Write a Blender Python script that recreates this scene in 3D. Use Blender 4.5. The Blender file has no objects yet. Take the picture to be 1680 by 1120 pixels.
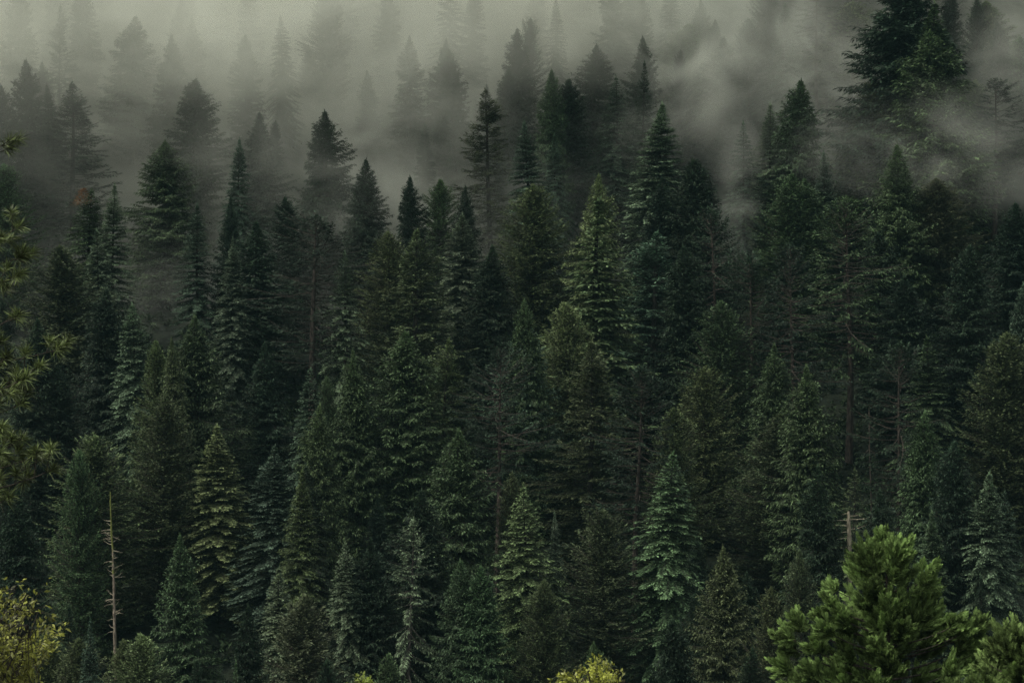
import bpy, math, random
import numpy as np

# ------------------------------------------------------------------ scene, camera, light
sc = bpy.context.scene
sc.render.engine = 'CYCLES'
R = math.radians
FPX = 3967.0                 # focal length in photograph pixels (1680 px wide, 85 mm on 36 mm)
HOR = 560.0
cam_d = bpy.data.cameras.new('camera')
cam_d.lens = 85; cam_d.sensor_width = 36; cam_d.clip_start = 0.5; cam_d.clip_end = 5000
cam = bpy.data.objects.new('camera', cam_d)
sc.collection.objects.link(cam)
cam.location = (0, 0, 0); cam.rotation_euler = (R(90), 0, 0)
sc.camera = cam

SUN_EL, SUN_AZ = 54.0, 248.0       # degrees, azimuth clockwise from +Y
w = bpy.data.worlds.new('World'); sc.world = w; w.use_nodes = True
nt = w.node_tree; nt.nodes.clear()
sky = nt.nodes.new('ShaderNodeTexSky'); sky.sky_type = 'NISHITA'; sky.sun_disc = False
sky.sun_elevation = R(SUN_EL); sky.sun_rotation = R(SUN_AZ)
sky.dust_density = 4.0; sky.ozone_density = 1.0; sky.air_density = 1.0
hs = nt.nodes.new('ShaderNodeHueSaturation'); hs.inputs['Saturation'].default_value = 0.20
tn = nt.nodes.new('ShaderNodeMix'); tn.data_type = 'RGBA'; tn.blend_type = 'MULTIPLY'
tn.inputs['Factor'].default_value = 1.0; tn.inputs[7].default_value = (0.96, 1.0, 0.92, 1)
bg = nt.nodes.new('ShaderNodeBackground'); bg.inputs['Strength'].default_value = 0.125
ow = nt.nodes.new('ShaderNodeOutputWorld')
nt.links.new(sky.outputs[0], hs.inputs['Color']); nt.links.new(hs.outputs[0], tn.inputs[6])
# overcast: the zenith is about three times as bright as the horizon
tcw = nt.nodes.new('ShaderNodeTexCoord'); spw = nt.nodes.new('ShaderNodeSeparateXYZ'); nt.links.new(tcw.outputs['Generated'], spw.inputs[0])
mrw = nt.nodes.new('ShaderNodeMapRange'); mrw.inputs[1].default_value = 0.0; mrw.inputs[2].default_value = 1.0
mrw.inputs[3].default_value = 0.30; mrw.inputs[4].default_value = 1.85; nt.links.new(spw.outputs['Z'], mrw.inputs[0])
vmw = nt.nodes.new('ShaderNodeVectorMath'); vmw.operation = 'SCALE'
nt.links.new(tn.outputs[2], vmw.inputs[0]); nt.links.new(mrw.outputs[0], vmw.inputs['Scale'])
nt.links.new(vmw.outputs[0], bg.inputs['Color']); nt.links.new(bg.outputs[0], ow.inputs['Surface'])

sun_d = bpy.data.lights.new('sun', 'SUN'); sun_d.energy = 0.85; sun_d.angle = R(12); sun_d.color = (1.0, 0.95, 0.80)
sun = bpy.data.objects.new('sun', sun_d); sc.collection.objects.link(sun)
_el, _az = R(SUN_EL), R(SUN_AZ)
from mathutils import Vector
_dir = Vector((math.sin(_az) * math.cos(_el), math.cos(_az) * math.cos(_el), math.sin(_el)))
sun.rotation_euler = (-_dir).to_track_quat('-Z', 'Y').to_euler()
sun.location = (0, 0, 300)

sc.view_settings.view_transform = 'Standard'; sc.view_settings.look = 'None'
sc.view_settings.gamma = 1.0; sc.view_settings.exposure = 1.0
cy = sc.cycles
cy.max_bounces = 5; cy.diffuse_bounces = 2; cy.glossy_bounces = 1; cy.transmission_bounces = 2
cy.volume_bounces = 2; cy.transparent_max_bounces = 8
cy.use_denoising = True; cy.denoiser = 'OPENIMAGEDENOISE'
cy.denoising_input_passes = 'RGB_ALBEDO_NORMAL'; cy.denoising_prefilter = 'NONE'; cy.denoising_quality = 'HIGH'
cy.use_adaptive_sampling = False
cy.volume_max_steps = 256; sc.cycles.filter_width = 1.6; cy.sampling_pattern = 'BLUE_NOISE'
cy.caustics_reflective = False; cy.caustics_refractive = False

# ------------------------------------------------------------------ helpers
rng = np.random.default_rng(7)
rnd = random.Random(5)
COL = sc.collection

def quads_mesh(name, verts, mats, tint=None, nper=4):
    """One mesh from N faces of nper own vertices each."""
    v = np.asarray(verts, dtype=np.float32).reshape(-1, 3)
    n = len(v) // nper
    me = bpy.data.meshes.new(name)
    me.vertices.add(len(v)); me.vertices.foreach_set('co', v.ravel())
    me.loops.add(len(v)); me.loops.foreach_set('vertex_index', np.arange(len(v), dtype=np.int32))
    me.polygons.add(n)
    me.polygons.foreach_set('loop_start', np.arange(0, n * nper, nper, dtype=np.int32))
    try:
        me.polygons.foreach_set('loop_total', np.full(n, nper, dtype=np.int32))
    except Exception:
        pass
    me.update(calc_edges=True)
    if tint is not None:
        at = me.attributes.new('tint', 'FLOAT', 'FACE')
        at.data.foreach_set('value', np.asarray(tint, dtype=np.float32))
    me.materials.append(mats)
    return me

def tube_faces(pts, rad, sides=6):
    """Quads of a tapered tube along pts (n,3) with radii rad."""
    pts = np.asarray(pts, float); rad = np.asarray(rad, float)
    d = np.gradient(pts, axis=0); d /= np.linalg.norm(d, axis=1)[:, None] + 1e-9
    ref = np.where(np.abs(d[:, 2:3]) > 0.9, np.array([[1.0, 0, 0]]), np.array([[0, 0, 1.0]]))
    a = np.cross(d, ref); a /= np.linalg.norm(a, axis=1)[:, None] + 1e-9
    b = np.cross(d, a)
    t = np.arange(sides + 1) / sides * 2 * np.pi
    ring = pts[:, None] + rad[:, None, None] * (a[:, None] * np.cos(t)[None, :, None] + b[:, None] * np.sin(t)[None, :, None])
    q = np.stack([ring[:-1, :-1], ring[:-1, 1:], ring[1:, 1:], ring[1:, :-1]], axis=2)
    return q.reshape(-1, 3)

def new_obj(name, data, parent=None, color=None):
    o = bpy.data.objects.new(name, data); COL.objects.link(o)
    if parent: o.parent = parent
    if color: o.color = (*color, 1)
    return o

def tag(o, label=None, cat=None, group=None, kind=None):
    if label: o['label'] = label
    if cat: o['category'] = cat
    if group: o['group'] = group
    if kind: o['kind'] = kind
    return o

# ------------------------------------------------------------------ terrain
_tx = [-60, 5, 30, 95, 180, 235, 262, 280]
_tz = [-1.6, -2.0, -8, -26, -62, -76, -75, -70]
def zg(x, y):
    x = np.asarray(x, float); y = np.asarray(y, float)
    near = np.interp(y, _tx, _tz)
    t = np.clip(y - 280, 0, 330)
    far = -70 + 0.30 * t + 0.000517 * t * t + 0.64 * np.maximum(y - 610, 0)
    z = np.where(y < 280, near, far)
    return z + 2.2 * np.sin(x * 0.045 + y * 0.02) * np.clip((y - 200) / 100, 0, 1) + 1.2 * np.sin(x * 0.11 - y * 0.05 + 1.3) * np.clip((y - 200) / 100, 0, 1)

# ------------------------------------------------------------------ materials
def nodes_of(name):
    m = bpy.data.materials.new(name); m.use_nodes = True
    m.node_tree.nodes.clear()
    return m, m.node_tree

def foliage_mat(name, trans=0.11, rough=0.6, spec=0.12, base=None, tipmix=(1.25, 1.22, 0.95)):
    m, t = nodes_of(name); N = t.nodes.new; L = t.links.new
    out = N('ShaderNodeOutputMaterial'); mix = N('ShaderNodeMixShader'); mix.inputs[0].default_value = trans
    p = N('ShaderNodeBsdfPrincipled'); p.inputs['Roughness'].default_value = rough; p.inputs['Specular IOR Level'].default_value = spec
    tr = N('ShaderNodeBsdfTranslucent')
    at = N('ShaderNodeAttribute'); at.attribute_name = 'tint'
    if base is None:
        oi = N('ShaderNodeObjectInfo'); colsock = oi.outputs['Color']
    else:
        rgb = N('ShaderNodeRGB'); rgb.outputs[0].default_value = (*base, 1); colsock = rgb.outputs[0]
    geo = N('ShaderNodeNewGeometry')
    nz = N('ShaderNodeTexNoise'); nz.inputs['Scale'].default_value = 0.35; nz.inputs['Detail'].default_value = 2
    L(geo.outputs['Position'], nz.inputs['Vector'])
    # tint 0..1 : old needles -> young shoots, range widened to paint highlights on the tips
    ramp = N('ShaderNodeMapRange'); ramp.inputs[3].default_value = 0.38; ramp.inputs[4].default_value = 3.9
    L(at.outputs['Fac'], ramp.inputs[0])
    mr = N('ShaderNodeMapRange'); mr.inputs[1].default_value = 0.3; mr.inputs[2].default_value = 0.7
    mr.inputs[3].default_value = 0.75; mr.inputs[4].default_value = 1.25
    L(nz.outputs['Fac'], mr.inputs[0])
    mu = N('ShaderNodeMath'); mu.operation = 'MULTIPLY'; L(ramp.outputs[0], mu.inputs[0]); L(mr.outputs[0], mu.inputs[1])
    sc_ = N('ShaderNodeVectorMath'); sc_.operation = 'SCALE'; L(colsock, sc_.inputs[0]); L(mu.outputs[0], sc_.inputs['Scale'])
    L(sc_.outputs[0], p.inputs['Base Color']); L(sc_.outputs[0], tr.inputs['Color'])
    L(p.outputs[0], mix.inputs[1]); L(tr.outputs[0], mix.inputs[2]); L(mix.outputs[0], out.inputs['Surface'])
    return m

def wood_mat(name, c1, c2, scale=3.0, stretch=0.25, moss=None):
    m, t = nodes_of(name); N = t.nodes.new; L = t.links.new
    out = N('ShaderNodeOutputMaterial'); p = N('ShaderNodeBsdfPrincipled'); p.inputs['Roughness'].default_value = 0.9
    p.inputs['Specular IOR Level'].default_value = 0.15
    tc = N('ShaderNodeTexCoord'); mp = N('ShaderNodeMapping'); mp.inputs['Scale'].default_value = (scale, scale, scale * stretch)
    nz = N('ShaderNodeTexNoise'); nz.inputs['Scale'].default_value = 2.0; nz.inputs['Detail'].default_value = 5
    L(tc.outputs['Object'], mp.inputs[0]); L(mp.outputs[0], nz.inputs['Vector'])
    cr = N('ShaderNodeValToRGB'); cr.color_ramp.elements[0].position = 0.35; cr.color_ramp.elements[1].position = 0.65
    cr.color_ramp.elements[0].color = (*c1, 1); cr.color_ramp.elements[1].color = (*c2, 1)
    L(nz.outputs['Fac'], cr.inputs[0]); col = cr.outputs[0]
    if moss:
        n2 = N('ShaderNodeTexNoise'); n2.inputs['Scale'].default_value = 0.9; n2.inputs['Detail'].default_value = 3
        L(tc.outputs['Object'], n2.inputs['Vector'])
        sep = N('ShaderNodeSeparateXYZ'); L(tc.outputs['Object'], sep.inputs[0])
        hm = N('ShaderNodeMapRange'); hm.inputs[1].default_value = moss[1]; hm.inputs[2].default_value = moss[2]
        hm.inputs[3].default_value = -0.35; hm.inputs[4].default_value = 0.35; L(sep.outputs['Z'], hm.inputs[0])
        ad = N('ShaderNodeMath'); ad.operation = 'ADD'; L(n2.outputs['Fac'], ad.inputs[0]); L(hm.outputs[0], ad.inputs[1])
        st = N('ShaderNodeMapRange'); st.inputs[1].default_value = 0.48; st.inputs[2].default_value = 0.58; L(ad.outputs[0], st.inputs[0])
        mx = N('ShaderNodeMix'); mx.data_type = 'RGBA'; L(st.outputs[0], mx.inputs['Factor']); L(col, mx.inputs[6])
        mx.inputs[7].default_value = (*moss[0], 1); col = mx.outputs[2]
    bp = N('ShaderNodeBump'); bp.inputs['Strength'].default_value = 0.5; bp.inputs['Distance'].default_value = 0.05
    L(nz.outputs['Fac'], bp.inputs['Height']); L(bp.outputs[0], p.inputs['Normal'])
    L(col, p.inputs['Base Color']); L(p.outputs[0], out.inputs['Surface'])
    return m

M_NEEDLE = foliage_mat('needles')
M_BARK = wood_mat('bark', (0.014, 0.013, 0.012), (0.055, 0.049, 0.042))
M_REDBARK = wood_mat('red_bark', (0.018, 0.015, 0.013), (0.070, 0.055, 0.046))
M_SNAG = wood_mat('mossy_snag_wood', (0.07, 0.055, 0.042), (0.26, 0.215, 0.17), moss=((0.115, 0.125, 0.035), 14.0, 30.0))
M_DEAD = wood_mat('dead_wood', (0.13, 0.108, 0.078), (0.38, 0.33, 0.245))
M_MOSSPOLE = wood_mat('moss_pole', (0.07, 0.05, 0.03), (0.18, 0.14, 0.07), moss=((0.22, 0.23, 0.04), 2.0, 8.0))

# ------------------------------------------------------------------ conifer builder
def cards(p, d, nrm, length, width, sag=0.0):
    """Diamond sprays: base, side, tip, side.  p,d,nrm (n,3)."""
    d = d / (np.linalg.norm(d, axis=1)[:, None] + 1e-9)
    s = np.cross(d, nrm); s /= np.linalg.norm(s, axis=1)[:, None] + 1e-9
    length = np.broadcast_to(length, (len(p),)); width = np.broadcast_to(width, (len(p),))
    mid = p + d * (length * 0.42)[:, None]
    tip = p + d * length[:, None]
    tip[:, 2] -= sag * length
    a = mid + s * width[:, None] * 0.5; b = mid - s * width[:, None] * 0.5
    return np.stack([p, a, tip, b], axis=1)

STYLE = {
    # spacing, per whorl, profile power, share of height where full width is reached, top elev, low elev, upturn, branchlet gap, branchlet len, spray len, wid, roll, sag, lump, crown base, jitter
    'fir':   dict(ej=6, dr=0.16, sp=0.70, n=9, pw=0.85, tf=0.62, et=38, el=-10, up=-0.16, gap=0.21, bl=1.25, sl=0.44, sw=0.165, roll=0.22, sag=0.10, lump=0.16, zb=0.05, wj=0.12),
    'spire': dict(ej=8, dr=.30, sp=0.72, n=8, pw=1.35, tf=0.80, et=30, el=-14, up=0.05, gap=0.25, bl=1.25, sl=0.48, sw=0.175, roll=0.4, sag=0.2, lump=0.30, zb=0.05, wj=0.4),
    'bushy': dict(ej=12, dr=0.55, sp=0.46, n=7, pw=0.80, tf=0.60, et=50, el=-12, up=0.16, gap=0.29, bl=1.35, sl=0.448, sw=0.147, roll=0.85, sag=0.35, lump=0.26, zb=0.04, wj=1.0),
    'soft':  dict(ej=14, dr=0.45, sp=0.40, n=7, pw=0.66, tf=0.50, et=62, el=8, up=0.22, gap=0.30, bl=1.1, sl=0.400, sw=0.132, roll=1.3, sag=0.15, lump=0.24, zb=0.03, wj=1.0),
    'pine':  dict(ej=12, dr=0.4, sp=0.62, n=6, pw=0.60, tf=0.50, et=48, el=-14, up=0.20, gap=0.30, bl=1.3, sl=0.416, sw=0.132, roll=0.8, sag=0.2, lump=0.38, zb=0.34, wj=0.8),
    'open':  dict(ej=11, dr=0.35, sp=0.85, n=9, pw=0.85, tf=0.65, et=42, el=-2, up=0.12, gap=0.27, bl=1.2, sl=0.448, sw=0.147, roll=0.6, sag=0.15, lump=0.40, zb=0.05, wj=0.6),
    'sparse': dict(ej=9, dr=0.25, sp=0.95, n=5, pw=0.80, tf=0.70, et=35, el=-22, up=0.10, gap=0.32, bl=0.9, sl=0.48, sw=0.149, roll=0.4, sag=0.25, lump=0.45, zb=0.10, wj=0.5),
}

def conifer(style, seed, H=34.0, RAD=5.2):
    """Returns crown mesh and trunk mesh (limbs included); base at origin."""
    g = np.random.default_rng(seed); S = dict(STYLE[style])
    for k_, a_ in (('pw', .12), ('tf', .14), ('bl', .15), ('lump', .25), ('sp', .12), ('sl', .12)): S[k_] *= g.uniform(1 - a_, 1 + a_)
    S['el'] += g.normal(0, 5); S['et'] += g.normal(0, 6)
    zb = H * S['zb']
    lean = g.normal(0, 0.014, 2)
    ph = g.uniform(0, 6.28, 4)
    def axis(z):
        z = np.asarray(z, float)
        return np.stack([lean[0] * z + 0.12 * np.sin(z * 0.21 + ph[0]), lean[1] * z + 0.12 * np.sin(z * 0.17 + ph[1]), z], axis=-1)
    zz = np.linspace(0, H * 0.985, 26)
    r0 = 0.42 + 0.06 * g.random()
    wood = [tube_faces(axis(zz), r0 * (1 - zz / H) ** 0.85 + 0.015, 7)]
    V, T = [], []
    # low-frequency lumps of the outline
    la = g.uniform(0, 6.28, 6); lf = g.uniform(0.25, 0.9, 6); lk = g.integers(1, 4, 6)
    def lump(z, a):
        return sum(np.sin(lk[i] * a + lf[i] * z + la[i]) for i in range(6)) / 2.6
    z = H - 0.35
    spin = g.uniform(0, 6.28)
    while z > zb:
        t = (H - z) / (H - zb)
        spac = S['sp'] * (0.45 + 0.75 * min(1, t * 2.2))
        nb = int(S['n'] * (0.55 + 0.45 * min(1, t * 4)) + g.random())
        spin += 2.4
        for k in range(nb):
            a = spin + 6.283 * k / nb + g.normal(0, 0.22)
            zi = z + g.uniform(-0.5, 0.5) * spac * S['wj']
            ti = np.clip((H - zi) / (H - zb), 0.004, 1)
            q_ = min(1.0, ti / S['tf']); prof = (q_ * (1.15 - 0.15 * q_)) ** S['pw'] * min(1.0, 0.55 + 4.5 * ti)
            if ti > 0.75: prof *= 1.0 - (0.45 if style in ('bushy', 'pine', 'open') else 0.2) * (ti - 0.75) / 0.25
            Lb = RAD * 1.08 * prof * (0.80 + 0.24 * g.random()) * (1 + S['lump'] * lump(zi, a))
            if style == 'pine' and g.random() < 0.2: continue
            if style in ('sparse', 'open') and g.random() < 0.10: continue
            Lb = max(Lb, 0.20)
            el = R(S['et'] + (S['el'] - S['et']) * min(1, ti * 2.4) + g.normal(0, S['ej']))
            c = S['up'] * (0.6 + 0.8 * g.random())
            ca, sa = math.cos(a), math.sin(a)
            o = axis(min(zi, H * 0.985))
            outd = np.array([ca, sa, 0.0]); side = np.array([-sa, ca, 0.0])
            def P(u):
                u = np.asarray(u)[:, None]
                return o + outd * (Lb * math.cos(el) * u) + np.array([0, 0, 1.0]) * Lb * (math.sin(el) * u + c * u * u) + side * (Lb * 0.06 * np.sin(u * 3 + a))
            if Lb > 0.8:
                uu = np.linspace(0, 0.93, 4)
                wood.append(tube_faces(P(uu), np.array([0.022 + 0.009 * Lb] * 4) * (1 - 0.8 * uu), 3))
            # tip direction
            tan = outd * math.cos(el) + np.array([0, 0, 1.0]) * (math.sin(el) + c)
            tan /= np.linalg.norm(tan)
            nrm = np.cross(tan, side); nrm = nrm if nrm[2] > 0 else -nrm
            u0 = 0.08 if Lb < 2 else (0.24 if style in ('pine', 'open', 'sparse') else 0.09)
            if style == 'pine': u0 = 0.42
            m = max(3, int(Lb * (1 - u0) / S['gap']))
            u = u0 + (1 - u0) * (np.arange(m) + g.random(m) * 0.6) / m
            u = np.concatenate([u, u]); sg = np.concatenate([np.ones(m), -np.ones(m)])
            bl = np.minimum(S['bl'], 0.55 * Lb + 0.12) * (1.06 - u) ** 0.55 * (0.55 + 0.5 * u) * (0.75 + 0.5 * g.random(2 * m))
            th = R(56) - R(26) * u
            bd = tan * np.cos(th)[:, None] + side * (sg * np.sin(th))[:, None]
            bd = bd + g.normal(0, 0.13, (2 * m, 3)); bd[:, 2] -= S['sag'] * 0.5 + S['dr'] * g.random(2 * m) ** 2 * 1.2
            bp_ = P(u)
            # leader sprays at the tip
            ns = np.maximum(2, (bl / 0.135).astype(int))
            idx = np.repeat(np.arange(2 * m), ns)
            kk = np.concatenate([np.arange(q) for q in ns]); fr = (kk + 0.4) / ns[idx]
            sp_ = bp_[idx] + bd[idx] * (bl[idx] * fr)[:, None]
            alt = np.where(kk % 2 == 0, 1.0, -1.0)
            sd = np.cross(bd[idx], nrm[None]); sd /= np.linalg.norm(sd, axis=1)[:, None] + 1e-9
            last = (kk == ns[idx] - 1)
            dirs = bd[idx] * 0.85 + sd * (alt * np.where(last, 0.1, 0.62))[:, None] + g.normal(0, 0.16, (len(idx), 3))
            nn = nrm[None] + sd * g.normal(0, S['roll'], (len(idx), 1)) + g.normal(0, 0.12, (len(idx), 3))
            ln = S['sl'] * (0.62 + 0.6 * g.random(len(idx)))
            if Lb < 1.2: ln = ln * (0.55 + 0.37 * Lb)
            V.append(cards(sp_, dirs, nn, ln, S['sw'] * (0.75 + 0.5 * g.random(len(idx))), S['sag']))
            T.append(np.clip(0.13 + 0.10 * g.normal(size=len(idx)) + last * g.uniform(0.05, 0.62, len(idx)), 0, 1))
            # end shoot
            e = P(np.array([0.94, 1.0, 0.97]))
            V.append(cards(e, np.array([tan] * 3) + g.normal(0, 0.2, (3, 3)), np.array([nrm] * 3), np.full(3, min(S['sl'], 0.3 + 0.2 * Lb)), np.full(3, S['sw'])))
            T.append(np.full(3, 0.75))
        z -= spac * g.uniform(0.8, 1.25)
    # leading shoot
    top = axis(np.array([H - 0.9, H - 0.6, H - 0.3, H - 0.6, H - 0.3]))
    V.append(cards(top, np.array([[0, 0, 1], [0.25, 0, 1], [-0.2, 0.1, 1], [0, -.3, 1], [.1, .2, 1]], float), g.normal(0, 1, (5, 3)), np.full(5, 0.8), np.full(5, 0.16)))
    T.append(np.full(5, 0.6))
    V = np.concatenate(V).reshape(-1, 3); T = np.concatenate(T)
    crown = quads_mesh('crown', V, M_NEEDLE, T)
    bark = M_REDBARK if style in ('pine', 'soft') else M_BARK
    trunk = quads_mesh('trunk', np.concatenate(wood), bark)
    for p_ in trunk.polygons: p_.use_smooth = True
    return crown, trunk, (H, RAD)

PROTO = {}
_sd = 100
for st, cnt in (('fir', 8), ('bushy', 10), ('soft', 8), ('pine', 4), ('open', 5), ('sparse', 2), ('spire', 1)):
    PROTO[st] = []
    for i in range(cnt):
        _sd += 1
        PROTO[st].append(conifer(st, _sd, H=34.0, RAD=5.4))

TINT = dict(dk=(0.0125, 0.0205, 0.0120), gr=(0.0320, 0.0510, 0.0230), ol=(0.0430, 0.0570, 0.0250), yl=(0.076, 0.096, 0.042), lg=(0.050, 0.072, 0.034),  # dk: dark needles, darkened further so gap trees carry painted shade
            bl=(0.0310, 0.0490, 0.0310), pb=(0.056, 0.076, 0.046), br=(0.0350, 0.0430, 0.0215))
KIND = dict(spire=('fir_tree', 'fir', 'tiered firs on the hillside', 40), fir=('fir_tree', 'fir', 'tiered firs on the hillside', 33), bushy=('conifer_tree', 'conifer', 'bushy conifers on the hillside', 35),
            soft=('cedar_tree', 'cedar', 'soft cedars on the hillside', 31), pine=('pine_tree', 'pine', 'tall bare trunked pines on the hillside', 40),
            open=('conifer_tree', 'conifer', 'ragged open conifers on the hillside', 35), sparse=('conifer_tree', 'conifer', 'thin conifers on the hillside', 32))

def solve_depth(px, py, h):
    lo, hi = 262.0, 1000.0
    f = lambda d: HOR - FPX * (float(zg((px - 840) / FPX * d, d)) + h) / d
    for _ in range(50):
        m = (lo + hi) / 2
        if f(m) > py: lo = m
        else: hi = m
    return (lo + hi) / 2

PLACED = []     # x, y, height, radius, label
_use = {}
def plant(style, x, y, h, rad, color, label, extra=None):
    k = _use.get(style, 0); _use[style] = k + 1
    crown, trunk, (H, RD) = PROTO[style][k % len(PROTO[style])]
    nm, cat, grp, _ = KIND[style]
    root = bpy.data.objects.new(nm, None); COL.objects.link(root)
    root.empty_display_size = 1
    root.location = (x, y, float(zg(x, y)) - 0.3)
    root.rotation_euler = (rnd.gauss(0, 0.020), rnd.gauss(0, 0.020), rnd.uniform(0, 6.283))
    s = rad / RD
    root.scale = (s * rnd.uniform(0.88, 1.12), s * rnd.uniform(0.88, 1.12), h / H)
    tag(root, label, cat, grp)
    new_obj('trunk', trunk, root)
    jit = rnd.uniform(0.88, 1.14)
    c = tuple(v * jit * rnd.uniform(0.94, 1.06) for v in color)
    new_obj('crown', crown, root, c)
    PLACED.append((x, y, h, rad, label, style))
    return root

def plant_px(px, py, wpx, style, tint, label, h=None, d=None):
    h = h or KIND[style][3] * (1 + 0.10 * math.sin(px * 12.9 + py * 7.7))
    if d is None: d = solve_depth(px, py, h)
    else: h = (HOR - py) / FPX * d - float(zg((px - 840) / FPX * d, d))
    x = (px - 840) / FPX * d
    return plant(style, x, d, h, 0.5 * wpx / FPX * d * 1.10, TINT[tint], label)

print("faces", sum(len(p[0].polygons) for v in PROTO.values() for p in v))
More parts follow.
